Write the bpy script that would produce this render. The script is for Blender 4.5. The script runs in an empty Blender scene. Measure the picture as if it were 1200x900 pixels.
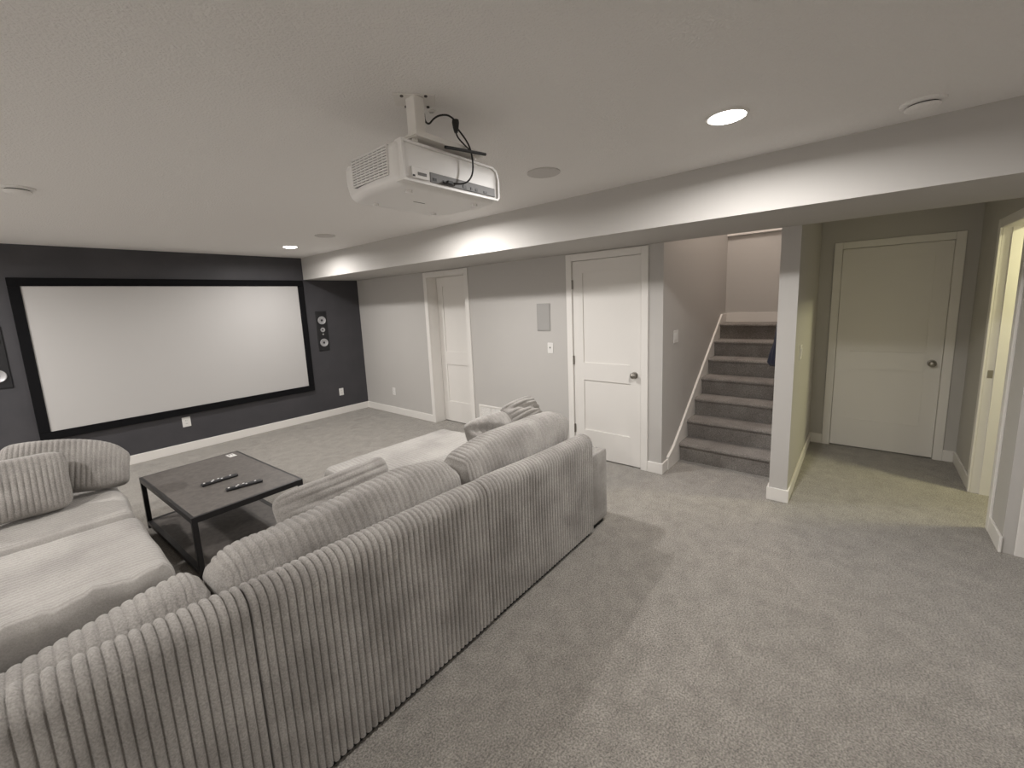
import bpy, bmesh, math, random
import numpy as np
from mathutils import Vector, Matrix

random.seed(4); np.random.seed(4)
S = bpy.context.scene
C = S.collection

# ------------------------------------------------------------------ camera
YAW, PITCH, ROLL, CAM_H = 0.8672, 0.1489, -0.0441, 1.6541
F_PX, CX, CY = 490.04, 596.77, 427.62
fw = Vector((math.sin(YAW)*math.cos(PITCH), math.cos(YAW)*math.cos(PITCH), -math.sin(PITCH)))
rt = Vector((math.cos(YAW), -math.sin(YAW), 0)); up = rt.cross(fw)
r2 = rt*math.cos(ROLL) + up*math.sin(ROLL); u2 = -rt*math.sin(ROLL) + up*math.cos(ROLL)
cam = bpy.data.cameras.new('camera'); co = bpy.data.objects.new('camera', cam); C.objects.link(co)
co.matrix_world = Matrix(((r2.x, u2.x, -fw.x, 0), (r2.y, u2.y, -fw.y, 0), (r2.z, u2.z, -fw.z, CAM_H), (0, 0, 0, 1)))
cam.sensor_fit = 'HORIZONTAL'; cam.sensor_width = 36; cam.lens = F_PX/1200*36
cam.shift_x = (600-CX)/1200; cam.shift_y = (CY-450)/1200
cam.clip_start = 0.02; S.camera = co

# ------------------------------------------------------------------ world, exposure, lights
w = bpy.data.worlds.new('world'); S.world = w; w.use_nodes = True
w.node_tree.nodes['Background'].inputs[0].default_value = (.9, .92, 1, 1)
w.node_tree.nodes['Background'].inputs[1].default_value = 0.02
S.view_settings.view_transform = 'Standard'; S.view_settings.look = 'None'
S.view_settings.gamma = 1; S.view_settings.use_curve_mapping = False
S.view_settings.exposure = 0.0
S.cycles.max_bounces = 12; S.cycles.diffuse_bounces = 8
S.cycles.sample_clamp_indirect = 4

def area(name, loc, size, power, col, spread=180, rot=(0, 0, 0), shape='DISK'):
    l = bpy.data.lights.new(name, 'AREA'); l.shape = shape; l.size = size; l.energy = power; l.color = col
    l.spread = math.radians(spread)
    o = bpy.data.objects.new(name, l); C.objects.link(o); o.location = loc; o.rotation_euler = rot
    o['kind'] = 'helper'
    return o
LED = (1, .965, .93)
P_MAIN = 36
P_EACH = [.90, .98, .72, .20, .35, .48, .85, 1.5]
LAMPS = [(2.145, .509), (2.26, 2.72), (2.27, 5.246), (2.2, -1.85), (-.9, -1.85), (-1.1, .5), (-1.1, 2.87), (-1.1, 5.2)]  # lamps behind and left of the viewer are unseen, added as fill
for i, (x, y) in enumerate(LAMPS):
    area('downlight_lamp', (x, y, 2.393), .13, P_MAIN*P_EACH[i], LED, 172)
# room beyond the right-hand doorway, upstairs landing, hallway
area('side_room_lamp', (4.52, -1.50, 2.30), .25, 36, (1, .94, .55), 180)
area('upstairs_lamp', (4.9, .95, 4.1), .5, 34, (1, .86, .76), 180)

# ------------------------------------------------------------------ materials
def mat(name, col, rough=.8, metal=0, col2=None, nscale=6, bump=0, bscale=200, sheen=0, detail=3, spec=.5, emit=None, estr=0, mixpos=(.35, .65)):
    m = bpy.data.materials.new(name); m.use_nodes = True; nt = m.node_tree; b = nt.nodes['Principled BSDF']
    b.inputs['Base Color'].default_value = (*col, 1); b.inputs['Roughness'].default_value = rough
    b.inputs['Metallic'].default_value = metal; b.inputs['Specular IOR Level'].default_value = spec
    tc = nt.nodes.new('ShaderNodeTexCoord')
    if col2:
        n = nt.nodes.new('ShaderNodeTexNoise'); n.inputs['Scale'].default_value = nscale; n.inputs['Detail'].default_value = detail
        nt.links.new(tc.outputs['Object'], n.inputs['Vector'])
        r = nt.nodes.new('ShaderNodeValToRGB'); r.color_ramp.elements[0].color = (*col, 1); r.color_ramp.elements[1].color = (*col2, 1)
        r.color_ramp.elements[0].position, r.color_ramp.elements[1].position = mixpos
        nt.links.new(n.outputs['Fac'], r.inputs['Fac']); nt.links.new(r.outputs['Color'], b.inputs['Base Color'])
    if bump:
        n2 = nt.nodes.new('ShaderNodeTexNoise'); n2.inputs['Scale'].default_value = bscale; n2.inputs['Detail'].default_value = 3
        nt.links.new(tc.outputs['Object'], n2.inputs['Vector'])
        bp = nt.nodes.new('ShaderNodeBump'); bp.inputs['Strength'].default_value = bump; bp.inputs['Distance'].default_value = .01
        nt.links.new(n2.outputs['Fac'], bp.inputs['Height']); nt.links.new(bp.outputs['Normal'], b.inputs['Normal'])
    if sheen:
        b.inputs['Sheen Weight'].default_value = sheen; b.inputs['Sheen Roughness'].default_value = .4
    if emit:
        b.inputs['Emission Color'].default_value = (*emit, 1); b.inputs['Emission Strength'].default_value = estr
    return m

def two_noise(name, c1, c2, s1, s2, k, bump, bscale, sheen=0, bdist=.01):
    """big soft blotches multiplied with a fine speckle"""
    m = mat(name, c1, 1, 0, c2, s1, bump, bscale, sheen, 4, .1); nt = m.node_tree; b = nt.nodes['Principled BSDF']
    src = b.inputs['Base Color'].links[0].from_socket
    tc = [n for n in nt.nodes if n.type == 'TEX_COORD'][0]
    n = nt.nodes.new('ShaderNodeTexNoise'); n.inputs['Scale'].default_value = s2; n.inputs['Detail'].default_value = 2
    nt.links.new(tc.outputs['Object'], n.inputs['Vector'])
    mr = nt.nodes.new('ShaderNodeMapRange'); mr.inputs['From Min'].default_value = .3; mr.inputs['From Max'].default_value = .7
    mr.inputs['To Min'].default_value = 1-k; mr.inputs['To Max'].default_value = 1+k
    nt.links.new(n.outputs['Fac'], mr.inputs['Value'])
    mx = nt.nodes.new('ShaderNodeVectorMath'); mx.operation = 'SCALE'
    nt.links.new(src, mx.inputs[0]); nt.links.new(mr.outputs['Result'], mx.inputs['Scale'])
    nt.links.new(mx.outputs['Vector'], b.inputs['Base Color'])
    for q in nt.nodes:
        if q.type == 'BUMP': q.inputs['Distance'].default_value = bdist
    return m

M = {}
M['wall'] = mat('greige_wall_paint', (.50, .485, .465), .75, bump=.06, bscale=260)
M['bounce_wall'] = mat('bounce_white_wall_paint', (.78, .76, .73), .8)  # for the unseen left and back walls, whitened to bounce light onto the ceiling
M['dark_wall'] = mat('charcoal_wall_paint', (.046, .045, .051), .6, bump=.08, bscale=240, col2=(.056, .054, .06), nscale=3)
M['ceil'] = mat('ceiling_paint', (.82, .805, .79), .95, bump=.5, bscale=110, spec=.2)
M['trim'] = mat('white_trim_paint', (.76, .74, .71), .45, spec=.4)
M['door'] = mat('white_door_paint', (.74, .72, .69), .5, spec=.4)
M['carpet'] = two_noise('grey_carpet', (.255, .235, .207), (.365, .338, .302), 9, 130, .48, .9, 260, .4, .012)
for q in M['carpet'].node_tree.nodes:
    if q.type == 'TEX_NOISE' and q.inputs['Scale'].default_value == 9: q.inputs['Detail'].default_value = 9; q.inputs['Roughness'].default_value = .72
M['stair_carpet'] = two_noise('grey_stair_carpet', (.25, .23, .215), (.32, .30, .28), 6, 120, .30, .9, 260, .1, .012)
M['velour'] = two_noise('grey_velour', (.25, .236, .222), (.37, .352, .333), 5, 180, .20, .35, 420, .25, .006)
M['velour_b'] = two_noise('grey_velour_seat', (.27, .256, .242), (.375, .358, .338), 3, 160, .10, .35, 380, .35, .006)
M['plinth'] = mat('black_base_fabric', (.012, .012, .012), .9)
M['screen'] = mat('screen_white', (.50, .49, .482), .9, spec=.1)
M['velvet'] = mat('black_velvet', (.008, .008, .009), .95, spec=.1)
M['black'] = mat('black_plastic', (.012, .012, .014), .45)
M['grey_plastic'] = mat('grey_plastic', (.18, .175, .17), .6)
M['cone'] = mat('silver_cone', (.42, .42, .43), .4, .3)
M['white_plastic'] = mat('white_plastic', (.74, .73, .71), .4)
M['proj'] = mat('projector_white', (.84, .83, .82), .35)
M['projdark'] = mat('port_panel_grey', (.22, .22, .225), .5)
M['slot'] = mat('vent_slot_grey', (.25, .25, .25), .7)
M['nickel'] = mat('brushed_nickel', (.36, .34, .31), .35, .9)
M['steel'] = mat('dark_steel', (.018, .017, .018), .4, .2)
M['wood'] = mat('dark_table_board', (.085, .076, .07), .5, col2=(.12, .108, .098), nscale=30, bump=.15, bscale=300, spec=.5)
M['grille'] = mat('grey_grille_cloth', (.35, .342, .33), .8)
M['speaker_white'] = mat('ceiling_speaker_grille', (.62, .60, .58), .8, bump=.4, bscale=900)
M['lens'] = mat('lamp_lens', (1, 1, 1), .5, emit=(1, .97, .93), estr=14)
M['rubber'] = mat('black_rubber', (.01, .01, .01), .5)
M['navy'] = mat('navy_cloth', (.014, .016, .032), .9, sheen=.3)
M['screw'] = mat('screw_dark', (.08, .07, .065), .5, .5)
M['button'] = mat('button_white', (.75, .75, .75), .5)

# ------------------------------------------------------------------ helpers
def tag(o, label=None, cat=None, group=None, kind=None):
    if label: o['label'] = label
    if cat: o['category'] = cat
    if group: o['group'] = group
    if kind: o['kind'] = kind
    return o
def empty(name, loc=(0, 0, 0), rz=0):
    o = bpy.data.objects.new(name, None); C.objects.link(o); o.location = loc; o.rotation_euler = (0, 0, rz); o.empty_display_size = .1
    return o
def link(name, me, m, parent=None, loc=None, smooth=False):
    o = bpy.data.objects.new(name, me); C.objects.link(o)
    for mm in (m if isinstance(m, (list, tuple)) else [m]): me.materials.append(mm)
    if smooth:
        for p in me.polygons: p.use_smooth = True
    if parent: o.parent = parent
    if loc: o.location = loc
    return o
class MB:
    def __init__(s): s.bm = bmesh.new()
    def box(s, x0, x1, y0, y1, z0, z1, bev=0, seg=2):
        x0, x1 = sorted((x0, x1)); y0, y1 = sorted((y0, y1)); z0, z1 = sorted((z0, z1))
        r = bmesh.ops.create_cube(s.bm, size=1); vs = r['verts']
        for v in vs: v.co = Vector(((x0+x1)/2+v.co.x*(x1-x0), (y0+y1)/2+v.co.y*(y1-y0), (z0+z1)/2+v.co.z*(z1-z0)))
        if bev:
            es = list({e for v in vs for e in v.link_edges})
            bmesh.ops.bevel(s.bm, geom=es, offset=bev, segments=seg, profile=.5, affect='EDGES')
        return s
    def cyl(s, p, r, h, axis='z', r2=None, seg=32, bev=0):
        res = bmesh.ops.create_cone(s.bm, cap_ends=True, segments=seg, radius1=r, radius2=r if r2 is None else r2, depth=h)
        R = {'z': Matrix.Identity(4), 'x': Matrix.Rotation(math.pi/2, 4, 'Y'), 'y': Matrix.Rotation(-math.pi/2, 4, 'X')}[axis]
        bmesh.ops.transform(s.bm, matrix=Matrix.Translation(p) @ R, verts=res['verts'])
        return s
    def sph(s, p, r, sc=(1, 1, 1), seg=20):
        res = bmesh.ops.create_uvsphere(s.bm, u_segments=seg, v_segments=seg//2, radius=r)
        bmesh.ops.transform(s.bm, matrix=Matrix.Translation(p) @ Matrix.Diagonal((*sc, 1)), verts=res['verts'])
        return s
    def lathe(s, prof, p=(0, 0, 0), axis='z', seg=32):
        """prof = list of (r, h)"""
        R = {'z': Matrix.Identity(4), 'x': Matrix.Rotation(math.pi/2, 4, 'Y'), 'y': Matrix.Rotation(-math.pi/2, 4, 'X'), '-x': Matrix.Rotation(-math.pi/2, 4, 'Y'), '-y': Matrix.Rotation(math.pi/2, 4, 'X'), '-z': Matrix.Rotation(math.pi, 4, 'X')}[axis]
        T = Matrix.Translation(p) @ R
        rings = [[s.bm.verts.new(T @ Vector((max(r, 1e-4)*math.cos(a), max(r, 1e-4)*math.sin(a), h))) for a in [2*math.pi*k/seg for k in range(seg)]] for r, h in prof]
        for a, b in zip(rings, rings[1:]):
            for k in range(seg): s.bm.faces.new((a[k], a[(k+1) % seg], b[(k+1) % seg], b[k]))
        return s
    def prism(s, pts, axis, a, b):
        """polygon pts in the two other axes, extruded from a to b"""
        def P(q, t): return {'x': (t, q[0], q[1]), 'y': (q[0], t, q[1]), 'z': (q[0], q[1], t)}[axis]
        A = [s.bm.verts.new(P(q, a)) for q in pts]; B = [s.bm.verts.new(P(q, b)) for q in pts]
        s.bm.faces.new(A); s.bm.faces.new(B)
        for k in range(len(pts)):
            j = (k+1) % len(pts); s.bm.faces.new((A[k], A[j], B[j], B[k]))
        return s
    def build(s, name, m, parent=None, smooth=False, loc=None):
        bmesh.ops.recalc_face_normals(s.bm, faces=s.bm.faces)
        me = bpy.data.meshes.new(name); s.bm.to_mesh(me); s.bm.free()
        o = link(name, me, m, parent, loc)
        if smooth:
            me.polygons.foreach_set('use_smooth', [True]*len(me.polygons))
            me.set_sharp_from_angle(angle=math.radians(40))
        return o
def tube(name, pts, r, m, parent=None):
    cu = bpy.data.curves.new(name, 'CURVE'); cu.dimensions = '3D'; sp = cu.splines.new('NURBS'); sp.points.add(len(pts)-1)
    for p, q in zip(sp.points, pts): p.co = (*q, 1)
    sp.order_u = 3; sp.use_endpoint_u = True; cu.bevel_depth = r; cu.bevel_resolution = 3; cu.resolution_u = 6
    tmp = bpy.data.objects.new(name, cu); C.objects.link(tmp)
    dg = bpy.context.evaluated_depsgraph_get(); me = bpy.data.meshes.new_from_object(tmp.evaluated_get(dg))
    bpy.data.objects.remove(tmp); bpy.data.curves.remove(cu)
    me.materials.clear()
    return link(name, me, m, parent, smooth=True)
def copy_tree(o, parent=None):
    c = o.copy(); C.objects.link(c)
    if parent: c.parent = parent
    for ch in list(o.children): copy_tree(ch, c)
    return c

# soft pseudo-noise, vectorised
class Wob:
    def __init__(s, seed, freq, n=7):
        r = np.random.RandomState(seed); s.k = r.normal(size=(n, 3))*freq; s.p = r.uniform(0, 6.28, n); s.n = n
    def __call__(s, P): return np.sin(P @ s.k.T + s.p).sum(1)/math.sqrt(s.n)
def rib(t, pitch, amp): return amp*(np.abs(np.sin(np.pi*t/pitch))**.55 - 1)

def rounded_box(n, h, r, shape=None):
    """closed box of half-size h on an n[0] x n[1] x n[2] grid with rounded edges; shape(P, N, Q) -> displaced points"""
    nx, ny, nz = n; idx = {}; P = []; F = []
    def vid(i, j, k):
        key = (i, j, k)
        if key not in idx: idx[key] = len(P); P.append(key)
        return idx[key]
    for k in (0, nz):
        for i in range(nx):
            for j in range(ny):
                q = [vid(i, j, k), vid(i+1, j, k), vid(i+1, j+1, k), vid(i, j+1, k)]; F.append(q if k else q[::-1])
    for j in (0, ny):
        for i in range(nx):
            for k in range(nz):
                q = [vid(i, j, k), vid(i+1, j, k), vid(i+1, j, k+1), vid(i, j, k+1)]; F.append(q[::-1] if j else q)
    for i in (0, nx):
        for j in range(ny):
            for k in range(nz):
                q = [vid(i, j, k), vid(i, j+1, k), vid(i, j+1, k+1), vid(i, j, k+1)]; F.append(q if i else q[::-1])
    G = np.array(P, float)/np.array(n)*2-1; H = np.array(h, float)
    X = G*H; I = np.clip(X, -(H-r), H-r); D = X-I
    # a cube corner spacing is uneven; use tangent-warped offsets
    D = np.tan(np.clip(D/r, -1, 1)*math.pi/4)
    L = np.linalg.norm(D, axis=1, keepdims=True); L[L < 1e-9] = 1; N = D/L
    Q = I + N*r
    if shape: Q = shape(Q, N, X)
    return Q, F
def mesh_np(name, V, F, m, parent=None, smooth=True):
    me = bpy.data.meshes.new(name); me.from_pydata([tuple(v) for v in V], [], F); me.update()
    o = link(name, me, m, parent)
    if smooth: me.polygons.foreach_set('use_smooth', [True]*len(me.polygons))
    return o

# ------------------------------------------------------------------ room dimensions
XD, YS, XS, ZC, ZS, XH = 3.724, 6.322, 2.868, 2.417, 2.105, 5.465
XL, YB = -1.9, -3.2
T = .12
YST, YP1, YP0, YR = 1.352, .49, .369, -.742
XLAND, BBH, BBT = 5.93, .105, .014
D1 = (1.548, 2.276); D2 = (3.83, 4.56); D3 = (-.59, .19)
DH = 2.03; CW = .066; CTH = .016

def struct(o, label, cat): return tag(o, label, cat, kind='structure')
# floor with carpet pile relief
b = MB(); b.box(XL-T, 7.6, YB-T, YS+T, -.12, 0)
struct(b.build('floor', M['carpet']), 'grey-beige cut pile carpet floor running through room and hall', 'floor')
b = MB(); b.box(XL-T, XD, YB-T, YS+T, ZC, ZC+.12); b.box(XD, 7.6, YB-T, YP0+.02, ZC, ZC+.12); b.box(XD, XD+.4, YST-.02, YS+T, ZC, ZC+.12)
struct(b.build('ceiling', M['ceil']), 'pale textured ceiling above the theater room', 'ceiling')
b = MB(); b.box(XS, XD, YB, YS, ZS, ZC)
struct(b.build('soffit', M['wall']), 'long greige boxed soffit running along the door wall below the ceiling', 'soffit')
b = MB(); b.box(XL-T, XD+.4, YS, YS+T, 0, ZC)
struct(b.build('wall_front', M['dark_wall']), 'charcoal painted wall behind the projection screen', 'wall')
b = MB(); b.box(XL-T, XL, YB-T, YS, 0, ZC); struct(b.build('wall_left', M['bounce_wall']), 'unseen wall on the far left side of the room, whitened to bounce light', 'wall')
b = MB(); b.box(XL, 7.6, YB-T, YB, 0, ZC); struct(b.build('wall_back', M['bounce_wall']), 'unseen wall closing the room behind the sofa, whitened to bounce light', 'wall')
# door wall (right) with its openings
b = MB()
b.box(XD, XD+T, D2[1]+.02, YS, 0, ZC); b.box(XD, XD+T, D1[1]+.02, D2[0]-.02, 0, ZC)
b.box(XD, XD+T, D2[0]-.02, D2[1]+.02, DH+.02, ZC); b.box(XD, XD+T, D1[0]-.02, D1[1]+.02, DH+.02, ZC)
b.box(XD, XD+T, YST, D1[0]-.02, 0, ZC)
struct(b.build('wall_right', M['wall']), 'greige wall holding the two white doors below the soffit', 'wall')
b = MB(); b.box(XD+T+.18, XD+T+.24, D2[0]-.2, D2[1]+.2, 0, DH+.2); b.box(XD+T+.02, XD+T+.06, D1[0]-.1, D1[1]+.1, 0, DH+.2)
struct(b.build('wall_closet', M['wall']), 'wall closing the spaces behind the two white doors', 'wall')
# stairwell
b = MB(); b.box(XD+T, XLAND+T, YST, YST+.10, 0, 4.3)
struct(b.build('wall_stair_left', M['wall']), 'greige stairwell wall beside the carpeted stairs', 'wall')
b = MB(); b.box(XLAND, XLAND+T, YP0-1.4, YST, ZC+.12, 4.3); b.box(XLAND, XLAND+T, YP0-.02, YST, 0, ZC+.12)
struct(b.build('wall_stair_back', M['wall']), 'greige wall behind the stair landing lit from upstairs', 'wall')
b = MB(); b.box(XD, XLAND, YP0, YP1, 0, 4.3)
struct(b.build('wall_partition', M['wall']), 'narrow wall end between the stairs and the side hall', 'wall')
b = MB(); b.box(XD, XD+.1, YP1, YST, ZC, 4.3); b.box(XD, XLAND+T, YP0-.1, YST+.1, 4.3, 4.4)
struct(b.build('ceiling_stairwell', M['wall']), 'upper enclosure of the stairwell above the header', 'ceiling')
# hall
b = MB(); b.box(XH, XH+T, YR-T, D3[0]-.02, 0, ZC); b.box(XH, XH+T, D3[1]+.02, YP0, 0, ZC); b.box(XH, XH+T, D3[0]-.02, D3[1]+.02, DH+.02, ZC); b.box(XH+T+.01, XH+T+.04, D3[0]-.1, D3[1]+.1, 0, DH+.1)
struct(b.build('wall_hall_back', M['wall']), 'shadowed greige wall around the white door at the end of the hall', 'wall')
O4 = (4.06, 4.715)
b = MB(); b.box(XD, O4[0]-.018, YR-T, YR, 0, ZC); b.box(O4[1]+.018, XH, YR-T, YR, 0, ZC); b.box(O4[0]-.018, O4[1]+.018, YR-T, YR, DH+.02, ZC)
struct(b.build('wall_hall_right', M['wall']), 'greige hall wall around the lit open doorway at right', 'wall')
DN = (-.86-.76, -.86)    # door right at the frame edge, in the plane of the door wall
b = MB(); b.box(XD, XD+T, YB, DN[0]-.02, 0, ZC); b.box(XD, XD+T, DN[0]-.02, DN[1]+.02, DH+.02, ZC); b.box(XD, XD+T, DN[1]+.02, YR-T, 0, ZC)
struct(b.build('wall_near_right', M['wall']), 'greige wall around the door at the right edge of the picture', 'wall')
b = MB(); b.box(XD+T+.03, XD+T+.07, DN[0]-.1, YR-T, 0, ZC); b.box(7.5, 7.6, YB, YR, 0, ZC); b.box(XD+T, 7.5, -2.9, -2.8, 0, ZC)
struct(b.build('wall_side_room', M['wall']), 'walls of the lit room behind the hall doorway', 'wall')

# baseboards
def bb(name, segs, label):
    b = MB()
    for (x0, x1, y0, y1) in segs: b.box(x0, x1, y0, y1, 0, BBH, .003, 1)
    return struct(b.build(name, M['trim']), label, 'baseboard')
bb('baseboard_front', [(XL, XD, YS-BBT, YS)], 'white baseboard under the projection screen wall')
bb('baseboard_right', [(XD-BBT, XD, D2[1]+CW, YS), (XD-BBT, XD, D1[1]+CW, D2[0]-CW), (XD-BBT, XD, YST-BBT, D1[0]-CW), (XD, XD+.13, YST-BBT, YST)], 'white baseboard along the door wall')
bb('baseboard_partition', [(XD-BBT, XD, YP0-BBT, YP1+BBT), (XD, XH, YP0-BBT, YP0), (XD, XD+.25, YP1, YP1+BBT)], 'white baseboard wrapping the wall end between stairs and hall')
bb('baseboard_hall_back', [(XH-BBT, XH, D3[1]+CW, YP0-BBT), (XH-BBT, XH, YR+BBT, D3[0]-CW)], 'white baseboard beside the door at the end of the hall')
bb('baseboard_hall_right', [(O4[1]+CW, XH, YR, YR+BBT), (XD-BBT, O4[0]-CW, YR, YR+BBT)], 'white baseboard along the right side of the hall')
bb('baseboard_left', [(XL, XL+BBT, YB, YS-BBT)], 'white baseboard along the left wall')

# ------------------------------------------------------------------ doors
def slab_panels(parent, mk, w, th=.035, hinge_side=None):
    """two panel shaker slab; local: width along +u from 0..w, height 0..DH, front face at d=0 going to +d"""
    st = .115; rails = [(0.012, .20+.10), (.83, 1.01), (DH-.125, DH-.004)]
    # stiles and rails are one slab with recessed panels
    b = MB()
    for u0, u1 in ((.003, st), (w-st, w-.003)): mk(b, u0, u1, 0.012, DH-.004, 0, th)
    for z0, z1 in rails: mk(b, st-.001, w-st+.001, z0, z1, 0, th)
    b.build('slab', M['door'], parent)
    for z0, z1 in ((rails[0][1], rails[1][0]), (rails[1][1], rails[2][0])):
        b = MB(); mk(b, st-.002, w-st+.002, z0-.002, z1+.002, .011, th-.008); b.build('panel', M['door'], parent)
def x_door(name, y0, y1, xf, label, slab_x, knob_y=None, hinge_y=None, casing=True, jamb=(0, .12), slab=True, only_right=False):
    root = empty(name, (xf, (y0+y1)/2, 0)); tag(root, label, 'door', kind='structure')
    cx, cy = xf, (y0+y1)/2
    if casing:
        for (a, c) in ((y1, y1+CW), (y0-CW, y0)):
            b = MB(); b.box(-CTH, 0, a-cy, c-cy, 0, DH+CW, .003, 1); b.build('casing', M['trim'], root)
        b = MB(); b.box(-CTH, 0, y0-cy, y1-cy, DH, DH+CW, .003, 1); b.build('head_casing', M['trim'], root)
    for (a, c) in ((y1, y1+.018), (y0-.018, y0)):
        b = MB(); b.box(jamb[0], jamb[1], a-cy, c-cy, 0, DH+.018); b.build('jamb', M['trim'], root)
    b = MB(); b.box(jamb[0], jamb[1], y0-cy, y1-cy, DH, DH+.018); b.build('head_jamb', M['trim'], root)
    if slab:
        mk = lambda b, u0, u1, z0, z1, d0, d1: b.box(slab_x-cx+d0, slab_x-cx+d1, y0-cy+u0, y0-cy+u1, z0, z1)
        slab_panels(root, mk, y1-y0)
    if knob_y is not None:
        b = MB(); b.lathe([(0, .062), (.014, .061), (.024, .055), (.029, .044), (.026, .033), (.014, .027), (.011, .01), (.031, .008), (.033, .002), (.033, 0)], (slab_x-cx, knob_y-cy, .918), '-x')
        tag(b.build('knob', M['nickel'], root, True), 'brushed nickel round knob')
    if hinge_y is not None:
        for z in (.30, 1.03, 1.80):
            b = MB(); b.cyl((-.010, hinge_y-cy, z), .006, .09, seg=12); b.box(-.004, .002, hinge_y-cy-.012, hinge_y-cy+.004, z-.044, z+.044); tag(b.build('hinge', M['nickel'], root), 'nickel hinge')
    return root
x_door('door_1', D2[0], D2[1], XD, 'white two-panel door set deep in a thick frame near the screen wall', 3.885, jamb=(0, .19))
x_door('door_2', D1[0], D1[1], XD, 'white two-panel door with round nickel knob and hinges, behind the sofa end', XD+.004, 1.615, D1[1]-.001)
x_door('door_3', D3[0], D3[1], XH, 'dim white two-panel door at the end of the side hall', XH+.004, -.523)
x_door('door_4', DN[0], DN[1], XD, 'white door frame cut off by the right edge of the picture', XD+.05, None)
# open doorway in the hall's right wall
r = empty('doorway', ((O4[0]+O4[1])/2, YR, 0)); tag(r, 'open cased doorway with yellow light at the right of the hall', 'doorway', kind='structure')
ox = (O4[0]+O4[1])/2
for a, c in ((O4[1], O4[1]+CW), (O4[0]-CW, O4[0])):
    b = MB(); b.box(a-ox, c-ox, 0, CTH, 0, DH+CW, .003, 1); b.build('casing', M['trim'], r)
b = MB(); b.box(O4[0]-ox, O4[1]-ox, 0, CTH, DH, DH+CW, .003, 1); b.build('head_casing', M['trim'], r)
for a, c in ((O4[1], O4[1]+.018), (O4[0]-.018, O4[0])):
    b = MB(); b.box(a-ox, c-ox, -T, 0, 0, DH+.018); b.build('jamb', M['trim'], r)
b = MB(); b.box(O4[0]-ox, O4[1]-ox, -T, 0, DH, DH+.018); b.build('head_jamb', M['trim'], r)
b = MB(); b.box(O4[1]-ox-.012, O4[1]-ox, -T, -.045, 0, DH); b.build('door_stop', M['trim'], r)
b = MB(); b.box(O4[1]-ox-.002, O4[1]-ox+.001, -.040, -.012, .925, .985); b.box(O4[1]-ox-.003, O4[1]-ox-.001, -.032, -.02, .94, .97)
tag(b.build('strike_plate', M['nickel'], r), 'small metal strike plate')

# ------------------------------------------------------------------ staircase
st = empty('staircase', (4.17, (YP1+YST)/2, 0)); tag(st, 'grey carpeted stairs rising between greige walls', 'stairs', kind='structure')
RISE, RUN, NX = .183, .24, 4.165
sy0, sy1 = YP1+.002-(YP1+YST)/2, YST-.022-(YP1+YST)/2
for k in range(7):
    z1 = RISE*(k+1); x0 = RUN*k-.005; x1 = x0+RUN+.06 if k < 6 else XLAND-4.17
    nose = []
    for a in range(7):
        t = math.radians(-90+30*a); nose.append((x0-.004-.020*math.cos(t), z1-.020+.020*math.sin(t)))
    pts = [(x1, z1-RISE-.02 if k else 0), (x0+.012, z1-RISE-.0 if k else 0)] + nose + [(x1, z1)]
    b = MB(); b.prism(pts, 'y', sy0, sy1); b.build('step', M['stair_carpet'], st, True)
# skirt board on the left wall and board on landing wall
sk = MB()
pts = [(XD+.13, 0), (XD+.13, .125), (4.03, .20), (5.70, 1.385+.005), (XLAND, 1.39), (XLAND, 1.2), (5.6, 1.1), (4.3, .05), (4.3, 0)]
sk.prism(pts, 'y', YST-.020, YST); sk.prism([(XD+.13, .118), (XD+.13, .128), (4.03, .203), (4.03, .193)], 'y', YST-.024, YST-.019)
struct(sk.build('trim_1', M['trim']), 'white skirt board climbing along the left side of the stairs', 'skirt board')
b = MB(); b.box(XLAND-.016, XLAND, YP1, YST-.02, 1.28, 1.395); struct(b.build('trim_2', M['trim']), 'white baseboard on the landing wall at the top of the visible stairs', 'baseboard')
b = MB(); b.box(XLAND-.03, XLAND, YP1, YST, 2.345, 2.40); struct(b.build('trim_3', M['trim']), 'white trim strip high on the stair landing wall', 'trim')

# ------------------------------------------------------------------ wall plates
def plate(name, loc, face, w, h, label, cat, kind='outlet', gangs=1, group=None):
    r = empty(name, loc, {'-x': math.pi/2*0, '-y': 0, '+y': 0, }.get(face, 0)); tag(r, label, cat, group)
    rz = {'-y': 0, '-x': -math.pi/2, '+y': math.pi}[face]; r.rotation_euler[2] = rz
    b = MB(); b.box(-w/2, w/2, -.006, 0, -h/2, h/2, .002, 1); b.build('cover_plate', M['white_plastic'], r)
    for g in range(gangs):
        gx = (g-(gangs-1)/2)*.046
        if kind == 'outlet':
            for dz in (-.020, .020):
                b = MB(); b.box(gx-.016, gx+.016, -.0075, -.004, dz-.013, dz+.013, .003, 1); s = b.build('socket', M['white_plastic'], r)
                b = MB(); b.box(gx-.008, gx-.005, -.0080, -.0070, dz-.006, dz+.006); b.box(gx+.005, gx+.008, -.0080, -.0070, dz-.006, dz+.006); b.build('slot', M['grey_plastic'], s)
        elif kind == 'switch':
            b = MB(); b.prism([(-.0055, -.032), (-.0085, -.030), (-.011, .030), (-.0055, .032)], 'x', gx-.016, gx+.016); b.build('rocker', M['white_plastic'], r)
        elif kind == 'toggle':
            b = MB(); b.box(gx-.005, gx+.005, -.016, -.005, -.002, .012, .001, 1); b.build('toggle', M['grey_plastic'], r)
    return r
plate('wall_outlet', (1.24, YS, .365), '-y', .085, .12, 'white wall outlet on the charcoal wall under the projection screen', 'outlet')
plate('wall_outlet', (3.267, YS, .353), '-y', .072, .115, 'white wall outlet on the charcoal wall near the room corner', 'outlet')
plate('wall_outlet', (XD, 5.543, .354), '-x', .072, .115, 'white wall outlet low on the greige wall left of the recessed door', 'outlet')
plate('light_switch', (XD, 2.563, 1.145), '-x', .072, .115, 'white toggle switch below the grey wall grille', 'switch', 'toggle')
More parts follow.
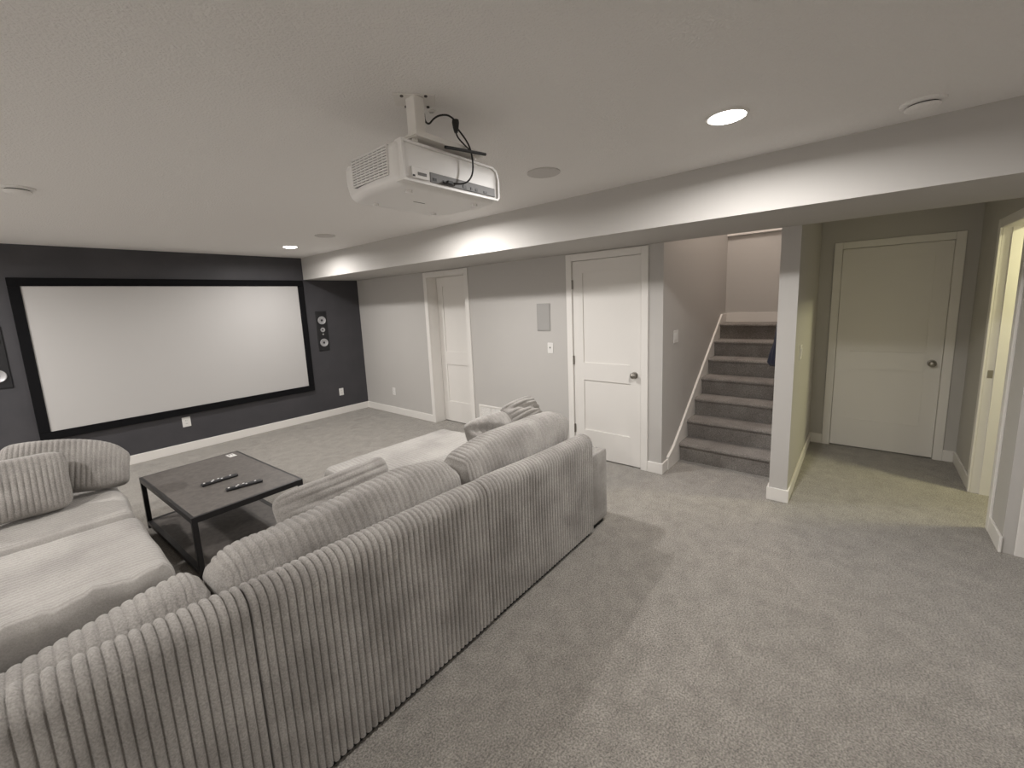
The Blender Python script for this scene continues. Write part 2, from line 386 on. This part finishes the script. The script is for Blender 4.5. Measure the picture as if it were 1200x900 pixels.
plate('light_switch', (4.06, YST, 1.262), '-y', .118, .118, 'white double switch on the stairwell wall', 'switch', 'switch', 2)
plate('light_switch', (4.10, YP0, 1.15), '-y', .118, .118, 'white switch plate seen edge-on on the hall side wall beside the stairs', 'switch', 'switch', 2)
# in-wall grey grille (speaker) and return vent
r = empty('wall_speaker', (XD, 2.641, 1.475)); tag(r, 'grey rectangular grille on the wall left of the knobbed door', 'speaker grille')
b = MB(); b.box(-.008, 0, -.087, .087, -.148, .148, .003, 1); b.build('frame', M['grille'], r)
b = MB(); b.box(-.0105, -.007, -.078, .078, -.139, .139, .002, 1); b.build('grille', M['grille'], r)
r = empty('return_vent', (XD, 3.487, .287)); tag(r, 'white return air vent low on the wall between the two doors', 'vent')
b = MB()
for a in ((-.203, .203, .072, .094), (-.203, .203, -.094, -.072), (-.203, -.183, -.073, .073), (.183, .203, -.073, .073)): b.box(-.010, 0, *a, .002, 1)
b.build('frame', M['trim'], r)
b = MB(); b.box(-.001, 0, -.183, .183, -.072, .072); b.build('backing', M['grey_plastic'], r)
b = MB(); b.box(-.0105, -.001, -.004, .004, -.072, .072); b.build('mullion', M['trim'], r)
b = MB()
for k in range(13):
    z = -.066+k*.011; b.prism([(-.183, 0), (.183, 0)][0:0] or [(-.008, z-.003), (-.0068, z-.003), (-.001, z+.004), (-.0022, z+.004)], 'y', -.183, .183)
for v in b.bm.verts: pass
o = b.build('louvre', M['trim'], r); o['kind'] = 'stuff'

# ------------------------------------------------------------------ projection screen and speakers
r = empty('projection_screen', (1.44, YS, 1.28)); tag(r, 'wide white projection screen in a black frame on the charcoal wall', 'projection screen')
sx0, sx1, sz0, sz1 = .122-1.44, 2.758-1.44, .547-1.28, 2.014-1.28; ft = .082
b = MB(); b.box(sx0-.01, sx1+.01, -.030, -.022, sz0-.01, sz1+.01); b.build('screen_surface', M['screen'], r)
for nm, a in (('frame_rail', (sx0-ft, sx1+ft, sz1, sz1+ft)), ('frame_rail', (sx0-ft, sx1+ft, sz0-ft, sz0)), ('frame_stile', (sx0-ft, sx0, sz0, sz1)), ('frame_stile', (sx1, sx1+ft, sz0, sz1))):
    b = MB(); b.box(a[0], a[1], -.042, -.004, a[2], a[3], .004, 1); b.build(nm, M['velvet'], r)
b = MB()
for x in (-1, 0, 1): b.box(x-.05, x+.05, -.006, 0, sz1-.02, sz1+.03)
b.build('wall_bracket', M['black'], r)['kind'] = 'stuff'

def wall_speaker(cx, label):
    r = empty('theater_speaker', (cx, YS, 1.34)); tag(r, label, 'speaker', 'black in-wall speakers beside the screen')
    b = MB(); b.box(-.085, .085, -.012, 0, -.30, .30, .004, 1); b.build('baffle', M['black'], r)
    for z in (.164, -.176):
        b = MB(); b.lathe([(.060, 0), (.060, .012), (.054, .014), (.050, .011), (.014, .003), (0, .003)], (0, -.012, z), '-y'); d = b.build('woofer', M['cone'], r, True)
        b = MB(); b.lathe([(.017, .003), (.014, .008), (.008, .011), (0, .012)], (0, -.012, z), '-y'); b.build('dust_cap', M['black'], d, True)
    b = MB(); b.lathe([(.034, 0), (.034, .010), (.030, .011), (.010, .003), (0, .003)], (0, -.012, .020), '-y'); d = b.build('tweeter', M['cone'], r, True)
    b = MB(); b.lathe([(.011, .003), (.008, .008), (0, .010)], (0, -.012, .020), '-y'); b.build('dome', M['black'], d, True)
    b = MB(); b.cyl((0, -.014, -.048), .012, .006, 'y', seg=20); tag(b.build('badge', M['cone'], r), 'small silver badge')
    return r
wall_speaker(3.068, 'black in-wall speaker with silver cones right of the projection screen')
wall_speaker(-.140, 'black in-wall speaker left of the screen at the picture edge')

# ------------------------------------------------------------------ ceiling fittings
def downlight(x, y, label):
    r = empty('recessed_light', (x, y, ZC)); tag(r, label, 'ceiling light', 'round recessed ceiling lights')
    b = MB(); b.lathe([(.088, 0), (.087, .005), (.078, .007), (.072, .003)], (0, 0, 0), '-z'); b.build('trim_ring', M['trim'], r, True)
    b = MB(); b.lathe([(.074, .002), (.068, .009), (.05, .015), (.025, .018), (0, .019)], (0, 0, 0), '-z'); b.build('lens', M['lens'], r, True)
labs = ['bright round recessed light nearest, in front of the stairs', 'round recessed light in the ceiling hidden behind the projector', 'small round recessed light near the charcoal screen wall',
        'unseen recessed light added as fill behind the viewer by the soffit', 'unseen recessed light added as fill at the back left', 'unseen recessed light added as fill left of the viewer', 'unseen recessed light added as fill above the left chaise', 'unseen recessed light added as fill above the left end of the screen wall']
for (x, y), l in zip(LAMPS, labs): downlight(x, y, l)
def ceil_speaker(x, y, r0, label):
    r = empty('ceiling_speaker', (x, y, ZC)); tag(r, label, 'ceiling speaker', 'round ceiling speakers')
    b = MB(); b.lathe([(r0, 0), (r0, .005), (r0-.004, .007), (r0-.007, .006)], (0, 0, 0), '-z', 40); b.build('rim', M['speaker_white'], r, True)
    b = MB(); b.lathe([(r0-.006, .0055), (r0*.5, .0075), (0, .008)], (0, 0, 0), '-z', 40); b.build('grille', M['speaker_white'], r, True)
ceil_speaker(2.196, 1.525, .100, 'grey round ceiling speaker right of the projector')
ceil_speaker(2.228, 4.306, .100, 'round ceiling speaker between projector and screen wall')
def detector(x, y, label):
    r = empty('smoke_detector', (x, y, ZC)); tag(r, label, 'smoke detector', 'white round ceiling detectors')
    b = MB(); b.lathe([(.075, 0), (.075, .008), (.070, .012), (.05, .012)], (0, 0, 0), '-z'); b.build('base', M['ceil'], r, True)
    b = MB(); b.lathe([(.050, .011), (.050, .019)], (0, 0, 0), '-z'); tag(b.build('cover_shade', M['black'], r, True), 'shade under the cover edge, made as a black band')  # black band stands in for the shadow beneath the cover
    b = MB(); b.lathe([(.045, .018), (.057, .018), (.058, .024), (.052, .030), (.03, .034), (0, .035)], (0, 0, 0), '-z'); b.build('cover', M['ceil'], r, True)
detector(2.62, -.14, 'white round ceiling detector close to the soffit at upper right')
detector(.14, 3.72, 'white round ceiling detector at the left edge of the picture')

# ------------------------------------------------------------------ projector, mount, cable
px0, px1, py0, py1, pz0, pz1 = .98, 1.515, 1.30, 1.735, 2.098, 2.257
pc = Vector(((px0+px1)/2, (py0+py1)/2, (pz0+pz1)/2))
r = empty('projector', (pc.x, pc.y, pz0)); tag(r, 'white ceiling projector with side vent and rear port panel', 'projector')
def pshape(Q, N, X):
    hx, hy, hz = .2675, .2175, .0795
    k = 1-np.clip((X[:, 1]+.05)/hy, 0, 1)**2.2*.10       # front tapers slightly
    Q = Q.copy(); Q[:, 0] *= k
    low = np.clip(-X[:, 2]/hz, 0, 1); Q[:, 1] -= low*np.clip(X[:, 1]/hy, 0, 1)**2*.03
    Q[:, 2] += np.clip(X[:, 1]/hy, 0, 1)**3*.003*(X[:, 2] < 0)
    return Q
V, F = rounded_box((26, 22, 10), (.2675, .2175, .0795), .030, pshape); V = V+np.array([0, 0, .0795])
o = mesh_np('body', V, F, M['proj'], r)
yb = py0-pc.y; xl = px0-pc.x
# raised rim round the rear face
b = MB()
ring = [(-.262, .010), (.250, .010), (.262, .022), (.264, .10), (.250, .138), (.225, .150), (-.262, .152)]
inner = [(-.252, .018), (.246, .018), (.254, .026), (.255, .098), (.243, .130), (.221, .142), (-.252, .144)]
n = len(ring)
A = [b.bm.verts.new((p[0], yb-.006, p[1])) for p in ring]; B = [b.bm.verts.new((p[0], yb-.006, p[1])) for p in inner]
A2 = [b.bm.verts.new((p[0], yb+.035, p[1])) for p in ring]; B2 = [b.bm.verts.new((p[0], yb+.012, p[1])) for p in inner]
for k in range(n):
    j = (k+1) % n
    b.bm.faces.new((A[k], A[j], B[j], B[k])); b.bm.faces.new((A[k], A2[k], A2[j], A[j])); b.bm.faces.new((B[k], B[j], B2[j], B2[k]))
b.build('rear_rim', M['proj'], r)
b = MB(); b.box(-.135, .235, yb-.003, yb+.003, .024, .060, .002, 1); o = b.build('port_panel', M['projdark'], r); tag(o, 'grey recessed port panel')
for x, w2, h2 in ((-.115, .018, .010), (-.06, .026, .010), (-.02, .018, .008), (.045, .020, .012), (.085, .010, .010), (.115, .012, .010), (.17, .02, .008)):
    b = MB(); b.box(x-w2/2, x+w2/2, yb-.005, yb-.002, .030, .030+h2); b.build('port', M['black'], o)
b = MB(); b.box(-.225, -.145, yb-.008, yb, .024, .064, .002, 1); o = b.build('power_cover', M['proj'], r)
b = MB(); b.box(-.198, -.158, yb-.010, yb-.006, .036, .046); b.build('power_inlet', M['grey_plastic'], o)
b = MB(); b.box(-.222, -.212, yb-.010, yb-.006, .028, .034); b.build('power_switch', M['black'], o)
# side vent
b = MB(); b.box(xl-.002, xl+.01, -.145, .095, .040, .147); o = b.build('side_vent', M['slot'], r); tag(o, 'louvred side vent')
b = MB()
for k in range(11):
    z = .043+k*.0099; b.box(xl-.006, xl+.002, -.147, .097, z-.0028, z+.0028)
for k in range(9):
    y = -.145+k*.030; b.box(xl-.005, xl+.002, y-.0015, y+.0015, .040, .147)
q = b.build('louvre', M['proj'], o); q['kind'] = 'stuff'
for x, y in ((-.18, -.14), (.18, -.14), (-.16, .12), (.16, .12)):
    b = MB(); b.cyl((x, y, -.004), .014, .012, seg=16); b.build('foot', M['proj'], r)
b = MB(); b.box(-.06, .0, -.015, -.011, -.001, .002); b.box(-.10, .05, .13, .16, .002, .005); b.build('bottom_seam', M['grey_plastic'], r)['kind'] = 'stuff'
b = MB(); b.lathe([(.055, -.02), (.055, .01), (.046, .012), (.04, -.004), (0, .004)], (.02, .205, .085), 'y'); b.build('lens', M['black'], r, True)

r = empty('projector_mount', (1.09, 1.33, ZC)); tag(r, 'white steel ceiling bracket holding the projector', 'bracket')
b = MB()
R45 = Matrix.Rotation(math.radians(-42), 4, 'Z')
b.box(-.075, .075, -.045, .045, -.005, 0, .001, 1); bmesh.ops.transform(b.bm, matrix=R45, verts=b.bm.verts); b.build('ceiling_plate', M['trim'], r)
for x, y in ((-.068, .002), (-.032, -.035), (.006, -.068), (.005, .069), (.077, .004)):
    b = MB(); b.cyl((x*.85, y*.85, -.007), .006, .004, seg=12); b.build('screw', M['screw'], r)
b = MB(); b.box(-.035, .012, -.040, .012, -.142, -.004, .003, 1); b.build('column', M['trim'], r)
b = MB(); b.box(-.05, .30, -.055, .03, -.146, -.139); b.box(-.05, .30, -.057, -.054, -.152, -.132); b.build('arm', M['trim'], r)
for x in (-.03, .28):
    b = MB(); b.box(x-.015, x+.015, -.05, .30, -.150, -.146); b.box(x-.008, x+.008, -.03, -.014, -.163, -.146); b.box(x-.008, x+.008, .27, .286, -.163, -.146)
    b.build('cross_bar', M['trim'], r)
b = MB(); b.lathe([(.016, 0), (.016, .004), (.008, .006)], (.105, .03, 0), '-z', 20); o = b.build('cable_grommet', M['trim'], r, True)

r = empty('projector_cable', (1.23, 1.27, 2.33)); tag(r, 'black looped cable hanging between ceiling and projector ports', 'cable')
off = Vector((1.23, 1.27, 2.33))
def loc(ps): return [tuple(Vector(p)-off) for p in ps]
tube('ceiling_lead', loc([(1.134, 1.36, 2.417), (1.132, 1.33, 2.389), (1.131, 1.33, 2.352), (1.152, 1.33, 2.345), (1.177, 1.33, 2.375), (1.209, 1.325, 2.396), (1.24, 1.30, 2.396), (1.24, 1.27, 2.362)]), .0035, M['rubber'], r)
tube('loop_strand', loc([(1.23, 1.27, 2.335), (1.232, 1.265, 2.308), (1.259, 1.262, 2.288), (1.296, 1.262, 2.272)]), .003, M['rubber'], r)
tube('port_lead', loc([(1.235, 1.27, 2.345), (1.258, 1.262, 2.322), (1.288, 1.26, 2.295), (1.305, 1.26, 2.267), (1.313, 1.26, 2.222), (1.307, 1.26, 2.178), (1.283, 1.262, 2.146), (1.245, 1.27, 2.128), (1.20, 1.294, 2.134)]), .0035, M['rubber'], r)
b = MB(); b.lathe([(0, -.024), (.007, -.024), (.011, -.008), (.014, .012), (.013, .022), (0, .024)], (.006, .0, .016), 'z', 16); o = b.build('junction', M['rubber'], r, True)
b = MB(); b.box(-.03, 0, -.007, .007, -.006, .006, .002, 1); o = b.build('plug', M['rubber'], r); o.location = (-.018, .012, -.200)
tube('tied_stick', loc([(1.16, 1.255, 2.247), (1.20, 1.255, 2.252), (1.30, 1.255, 2.262), (1.385, 1.255, 2.271)]), .006, M['rubber'], r)

# ------------------------------------------------------------------ coffee table, remotes
TA = math.radians(3.2); tcx, tcy = .864, 3.695
r = empty('coffee_table', (tcx, tcy, 0), TA); tag(r, 'low dark coffee table with black frame, board top and lower shelf', 'table')
hx, hy, ht, s = .347, .592, .42, .030
b = MB(); b.box(-hx, hx, -hy, hy, ht-.028, ht, .002, 1)
fr = MB()
for a in ((-hx, hx, -hy, -hy+s), (-hx, hx, hy-s, hy), (-hx, -hx+s, -hy+s, hy-s), (hx-s, hx, -hy+s, hy-s)): fr.box(*a, ht-.038, ht+.001, .0015, 1)
fr.build('top_frame', M['steel'], r); b.bm.free()
b = MB(); b.box(-hx+s-.012, hx-s+.012, -hy+s-.012, hy-s+.012, ht-.020, ht-.001+.003, .001, 1); tag(b.build('tabletop', M['wood'], r), 'dark brown-grey board top')
for x in (-1, 1):
    for y in (-1, 1):
        b = MB(); b.box(x*hx, x*(hx-s), y*hy, y*(hy-s), 0, ht-.036, .0015, 1); b.build('leg', M['steel'], r)
b = MB()
for a in ((-hx+s, hx-s, -hy, -hy+s), (-hx+s, hx-s, hy-s, hy), (-hx, -hx+s, -hy+s, hy-s), (hx-s, hx, -hy+s, hy-s)): b.box(*a, .035, .062)
b.build('shelf_frame', M['steel'], r)
b = MB(); b.box(-hx+s, hx-s, -hy+s, hy-s, .040, .060); b.build('shelf', M['wood'], r)
def remote(p0, p1, w, label):
    p0 = Vector(p0); p1 = Vector(p1); d = p1-p0; L = d.length
    r = empty('remote_control', ((p0.x+p1.x)/2, (p0.y+p1.y)/2, ht+.002), math.atan2(d.y, d.x)); tag(r, label, 'remote', 'two black remotes on the coffee table')
    V, F = rounded_box((16, 6, 4), (L/2, w/2, .009), .006); V = V+np.array([0, 0, .009]); mesh_np('body', V, F, M['black'], r)
    spots = [(-.42, 0, 1), (-.30, .2, 0), (-.22, -.2, 1), (-.16, .2, 1), (-.08, 0, 0), (-.02, .25, 1), (.05, -.2, 1), (.12, .2, 0), (.30, 0, 1)]
    for (u, v, wt) in spots:
        b = MB(); b.box(u*L-.006, u*L+.006, v*w-.005, v*w+.005, .017, .0215, .001, 1); b.build('button', M['button'] if wt else M['grey_plastic'], r)
remote((.734, 3.613, 0), (.968, 3.622, 0), .045, 'black remote control farther from the sofa on the coffee table')
remote((.818, 3.365, 0), (1.042, 3.330, 0), .045, 'black remote control nearer the sofa on the coffee table')
r = empty('sticker', (1.098, 4.195, ht+.0022), TA+.05); tag(r, 'small white square sticker with dark mark on far corner of coffee table', 'sticker')
b = MB(); b.box(-.028, .028, -.045, .045, 0, .0012); b.build('paper', M['white_plastic'], r)
b = MB(); b.box(-.016, -.008, -.005, .03, .001, .0018); b.box(.008, .016, -.005, .03, .001, .0018); b.box(-.016, .016, .022, .03, .001, .0018); b.build('mark', M['grey_plastic'], r)

# ------------------------------------------------------------------ sectional sofa
PITCH_R = .0262
def crest(x): return .830-.040*x
def back_panel(name, x0, x1, parent, zoff=0, y0=1.36, th=.14, flat_top=None, seed=0, pitch=PITCH_R, amp=.013):
    nrib = round((x1-x0)/pitch); p = (x1-x0)/nrib; nx = nrib*7
    # profile, (y, z relative; z measured from the bottom 0 .. 1 -> crest)
    prof = []; N = []
    rad = th/2
    for t in np.linspace(0, 1, 12): prof.append((0, t)); N.append((-1, 0))
    for a in np.linspace(0, math.pi, 11)[1:]: prof.append((rad-rad*math.cos(a), 2+math.sin(a))); N.append((-math.cos(a), math.sin(a)))
    for t in (0.8, .55, .3): prof.append((th, t)); N.append((1, 0))
    N = np.array(N); V = []; F = []; wob = Wob(seed+3, 3.2); wob2 = Wob(seed+9, 14)
    m = len(prof)
    for i in range(nx+1):
        x = x0+(x1-x0)*i/nx
        zc = (crest(x) if flat_top is None else flat_top)-rad
        e = min(x-x0, x1-x); er = max(0, .008-e)/.008          # tuck in at module ends
        g = float(rib(np.array([x-x0]), p, amp)[0])
        for j, (py, t) in enumerate(prof):
            if t <= 1: z = .035+(zc-.035)*t
            else: z = zc+rad*(t-2)
            y = y0+py
            P = np.array([[x, y, z]]); d = g-.004*er**2+.006*float(wob(P)[0])*min(1, e/.1)*(1 if t > 1 else .35+.65*math.sin(math.pi*min(1, t)))
            V.append((x, y+N[j][0]*d, z+N[j][1]*(d-.004*er)))
    for i in range(nx):
        for j in range(m-1):
            a = i*m+j; F.append((a, a+1, a+m+1, a+m))
    F.append(tuple(range(m))[::-1]); F.append(tuple(nx*m+j for j in range(m)))
    V = np.array(V); c = np.array(parent.location) if parent else 0
    return mesh_np(name, V-c, F, M['velour'], parent)
def cushion(name, cx, cy, cz, hx, hy, hz, r, ribax, pitch, amp, m, parent=None, shape=None, seed=0, fold=.006, res=.035, plump=.02):
    hs = (hx, hy, hz); n = [max(6, int(2*h/res)) for h in hs]
    for a in ribax: n['xyz'.index(a)] = max(8, int(round(2*hs['xyz'.index(a)]/pitch))*6)
    wob = Wob(seed+21, 6); wob2 = Wob(seed+33, 22)
    def sh(Q, N, X):
        d = np.zeros(len(Q))
        for a in ribax:
            k = 'xyz'.index(a); h = hs[k]; nr = round(2*h/pitch)
            tt = X[:, k]+h+.012*wob(Q*.8)*0
            fade = 1-np.abs(N[:, k])**2
            d += rib(tt, 2*h/nr, amp)*fade
        d += fold*wob(Q)*.8+fold*.35*wob2(Q)
        u = (Q/np.array(hs))
        pl = (1-np.clip(u[:, 0]**2, 0, 1))*np.abs(N[:, 2])*(1-np.clip(u[:, 1]**2, 0, 1))+(1-np.clip(u[:, 0]**2, 0, 1))*(1-np.clip(u[:, 2]**2, 0, 1))*np.abs(N[:, 1])
        Q = Q+N*(d+plump*pl)[:, None]
        if shape: Q = shape(Q, X)
        return Q
    V, F = rounded_box(n, hs, r, sh)
    o = mesh_np(name, V, F, m, parent)
    if parent: o.location = (cx-parent.location.x, cy-parent.location.y, cz-parent.location.z)
    else: o.location = (cx, cy, cz)
    return o
mods = [(-.7015, .3475, 'left sofa section under the near-left back cushion, ribbed grey velour', 11),
        (.3485, 1.3965, 'middle sofa section with ribbed grey velour back, between two seams', 12),
        (1.3975, 2.455, 'right sofa section with ribbed grey velour back and low arm toward the white door', 13)]
for x0, x1, lab, sd in mods:
    r = empty('sofa_section', ((x0+x1)/2, 1.88, 0)); tag(r, lab, 'sofa', 'sections of the grey ribbed sectional sofa')
    back_panel('backrest', x0, x1, r, seed=sd)
    b = MB(); b.box(x0+.03-r.location.x, x1-.03-r.location.x, 1.385-1.88, 2.36-1.88, 0, .045); b.build('plinth', M['plinth'], r)
    cushion('base', (x0+x1)/2, 1.91, .155, (x1-x0)/2-.006, .40, .115, .03, 'x', .03, .004, M['velour'], r, seed=sd, fold=.002)
    cushion('seat_cushion', (x0+x1)/2, 1.92, .345, (x1-x0)/2-.006, .395, .07, .05, 'x', .03, .004, M['velour_b'], r, seed=sd+5)
    if sd == 13:
        cushion('armrest', 2.574, 1.80, .305, .112, .435, .265, .022, 'y', .036, .011, M['velour'], r, seed=3, fold=.003, plump=.004)
        b = MB(); b.box(2.48-r.location.x, 2.66-r.location.x, 1.40-1.88, 2.28-1.88, 0, .045); b.build('arm_plinth', M['plinth'], r)
# loose back cushions
def bshape(f):
    def g(Q, X):
        Q = Q.copy(); up_ = np.clip((X[:, 2]+.05)/.25, 0, 1); Q[:, 2] += up_*f(X[:, 0]); Q[:, 1] += np.clip(X[:, 2], 0, 1)*.02
        Q[:, 1] *= 1-.25*np.clip(X[:, 2]/.2, 0, 1)
        return Q
    return g
def lean(f):
    def g(Q, X):
        Q = f(Q, X); Q[:, 0] += np.clip(X[:, 0]/.5, 0, 1)*np.clip((X[:, 2]+.12)/.25, 0, 1)*.105; return Q
    return g
o = cushion('back_cushion', -.215, 1.675, .665, .525, .130, .165, .080, 'x', .030, .008, M['velour'], seed=41, fold=.007, shape=bshape(lambda x: np.minimum(-.145+.24*(x-.05), -.040)), plump=.02)
tag(o, 'ribbed grey back cushion on the left sofa section, nearest the viewer', 'cushion', 'loose ribbed back cushions of the sectional')
o = cushion('back_cushion', .878, 1.68, .675, .558, .135, .175, .085, 'x', .0305, .009, M['velour'], seed=52, fold=.010, shape=bshape(lambda x: -.022+.075*np.clip(x+.15, -1, .3)-.16*np.clip(x-.30, 0, 1)), plump=.02)
tag(o, 'ribbed grey back cushion on the middle sofa section with slumped left side', 'cushion', 'loose ribbed back cushions of the sectional')
o = cushion('back_cushion', 1.942, 1.68, .675, .492, .135, .175, .085, 'x', .030, .009, M['velour'], seed=63, fold=.007, shape=lean(bshape(lambda x: .002-.10*x*x+.012*x)), plump=.02)
tag(o, 'ribbed grey back cushion on the right sofa section', 'cushion', 'loose ribbed back cushions of the sectional')

def ottoman(x0, x1, y0, y1, top, ribax, label, seed, lip=None):
    r = empty('ottoman', ((x0+x1)/2, (y0+y1)/2, 0)); tag(r, label, 'ottoman', 'large flat grey ottomans and chaise pieces')
    cx, cy = (x0+x1)/2, (y0+y1)/2; hx, hy = (x1-x0)/2, (y1-y0)/2
    b = MB(); b.box(-hx+.03, hx-.03, -hy+.03, hy-.03, 0, .045); b.build('plinth', M['plinth'], r)
    cushion('base', cx, cy, .165, hx-.006, hy-.006, .125, .03, ribax, .03, .004, M['velour'], r, seed=seed, fold=.002, plump=.003)
    cushion('top_cushion', cx, cy, (top+.28)/2, hx, hy, (top-.28)/2, .065, ribax, .03, .0035, M['velour_b'], r, seed=seed+4, fold=.006, res=.03, plump=.006, shape=lip)
    return r
ottoman(1.40, 2.665, 2.365, 3.17, .445, 'x', 'flat grey velour chaise piece right of the coffee table', 70)
def lip(Q, X):
    Q = Q.copy(); e = np.clip(1-(X[:, 1]+.45)/.14, 0, 1)*(X[:, 2] > 0); Q[:, 2] += e*(.022+.009*np.sin(X[:, 0]*31)+.006*np.sin(X[:, 0]*77+1)); Q[:, 1] += e*(.010*np.sin(X[:, 0]*23+2)); return Q
ottoman(-.70, .350, 2.43, 3.335, .485, 'y', 'flat grey velour chaise piece left of the table, nearer the sofa back', 80, lip)
ottoman(-.70, .345, 3.370, 4.23, .485, 'y', 'flat grey velour ottoman at far left under the two big pillows', 90)

# ------------------------------------------------------------------ throw pillows
def pillow(label, loc_, rot, wd, ht_, th, ribdir, pitch, seed, fold=.01, group=None, crease=0, amp=.008, droop=0):
    n = 90; wob = Wob(seed, 9); wob2 = Wob(seed+1, 26)
    nu, nv = (int(round(wd/pitch))*6, 44) if ribdir == 'u' else (44, int(round(ht_/pitch))*6)
    if ribdir == 'u': nv = 44
    V = []; F = []
    for side in (1, -1):
        U, W = np.meshgrid(np.linspace(-1, 1, nu+1), np.linspace(-1, 1, nv+1), indexing='ij')
        Us = np.sign(U)*(1-(1-np.abs(U))**1.0); Ws = W
        q = np.clip((1-np.abs(U)**2.6)*(1-np.abs(W)**2.6), 0, 1)**.42
        # concave sides between pointed corners
        X = U*wd/2*(1-.07*(1-W**2)*np.abs(U)); Z = W*ht_/2*(1-.07*(1-U**2)*np.abs(W))
        rd = 1-.16*(U*W)**4; X = X*rd; Z = Z*rd; Z = Z-droop*np.clip(U+.2, 0, 2)**2*(W+1)/2
        cr = 0 if not crease else -crease*np.exp(-((U*.5+W*.9-.1)/.18)**2)
        P = np.stack([X.ravel(), np.full(X.size, side*.1), Z.ravel()], 1)
        t = (U*wd/2 if ribdir == 'u' else W*ht_/2)
        nrib = round((wd if ribdir == 'u' else ht_)/pitch)
        rb = rib(t+(wd if ribdir == 'u' else ht_)/2, (wd if ribdir == 'u' else ht_)/nrib, amp)
        Y = side*(q*(th/2+rb+fold*wob(P).reshape(U.shape)+fold*.4*wob2(P).reshape(U.shape)+cr)+.004*(q > 0))
        Y = np.where(q <= 0, 0, Y)
        # overall bend
        Y = Y+.05*fold/.01*(U**2)*.3
        b0 = len(V); V += list(zip(X.ravel(), Y.ravel(), Z.ravel())); m = nv+1
        for i in range(nu):
            for j in range(nv):
                a = b0+i*m+j; f = (a, a+m, a+m+1, a+1); F.append(f if side == 1 else f[::-1])
    o = mesh_np('throw_pillow', V, F, M['velour'])
    bm = bmesh.new(); bm.from_mesh(o.data); bmesh.ops.remove_doubles(bm, verts=bm.verts, dist=.0004); bmesh.ops.recalc_face_normals(bm, faces=bm.faces); bm.to_mesh(o.data); bm.free()
    o.data.polygons.foreach_set('use_smooth', [True]*len(o.data.polygons))
    o.location = loc_; o.rotation_euler = [math.radians(a) for a in rot]
    tag(o, label, 'pillow', group); return o
pillow('ribbed grey pillow lying against the middle back cushion, facing the table', (1.00, 2.04, .640), (-30, -2, -3), .66, .36, .20, 'v', .040, 5, .018, crease=.02, droop=-.012, amp=.010)
pillow('creased grey pillow left of its neighbour at the right end of the sofa', (2.225, 2.06, .665), (-26, -4, -6), .44, .37, .19, 'u', .044, 15, .022, crease=.04, droop=.02, amp=.014)
pillow('crumpled grey pillow beside the far right armrest, behind the back cushion', (2.73, 2.17, .715), (-38, -3, -4), .40, .27, .19, 'v', .040, 25, .022, crease=.04, amp=.014)
pillow('ribbed grey pillow upright in front at the left picture edge', (-.12, 3.77, .690), (-18, 3, 4), .50, .39, .17, 'u', .026, 35, .007, amp=.010)
pillow('ribbed grey pillow behind the front one, at the far left corner', (.12, 4.02, .697), (-32, 8, -8), .66, .40, .20, 'u', .026, 45, .007, droop=.075, amp=.010)

# ------------------------------------------------------------------ navy garment hanging at the right of the stairs
r = empty('hanging_jacket', (4.22, YP1, 1.45)); tag(r, 'dark navy cloth hanging at the right side of the stairs, mostly behind the wall end', 'jacket')
prof = [(-.0, .01, .03), (-.06, .022, .06), (-.14, .030, .08), (-.24, .040, .09), (-.33, .068, .11), (-.40, .082, .12), (-.435, .060, .10), (-.445, .0, .0)]
V = []; F = []; ns = 28
for z, dy, dx in prof:
    for k in range(ns):
        a = 2*math.pi*k/ns; f = 1+.10*math.sin(5*a+z*9)+.06*math.sin(9*a)
        V.append((dx*math.cos(a)*f, .045+max(-.042, dy*.55*math.sin(a)*f+dy*.35), z))
for j in range(len(prof)-1):
    for k in range(ns):
        F.append((j*ns+k, j*ns+(k+1) % ns, (j+1)*ns+(k+1) % ns, (j+1)*ns+k))
mesh_np('cloth', V, F, M['navy'], r)
b = MB(); b.cyl((0, .02, .0), .006, .05, 'y', seg=10); b.sph((0, .048, .004), .010, seg=12); b.build('hook', M['nickel'], r)
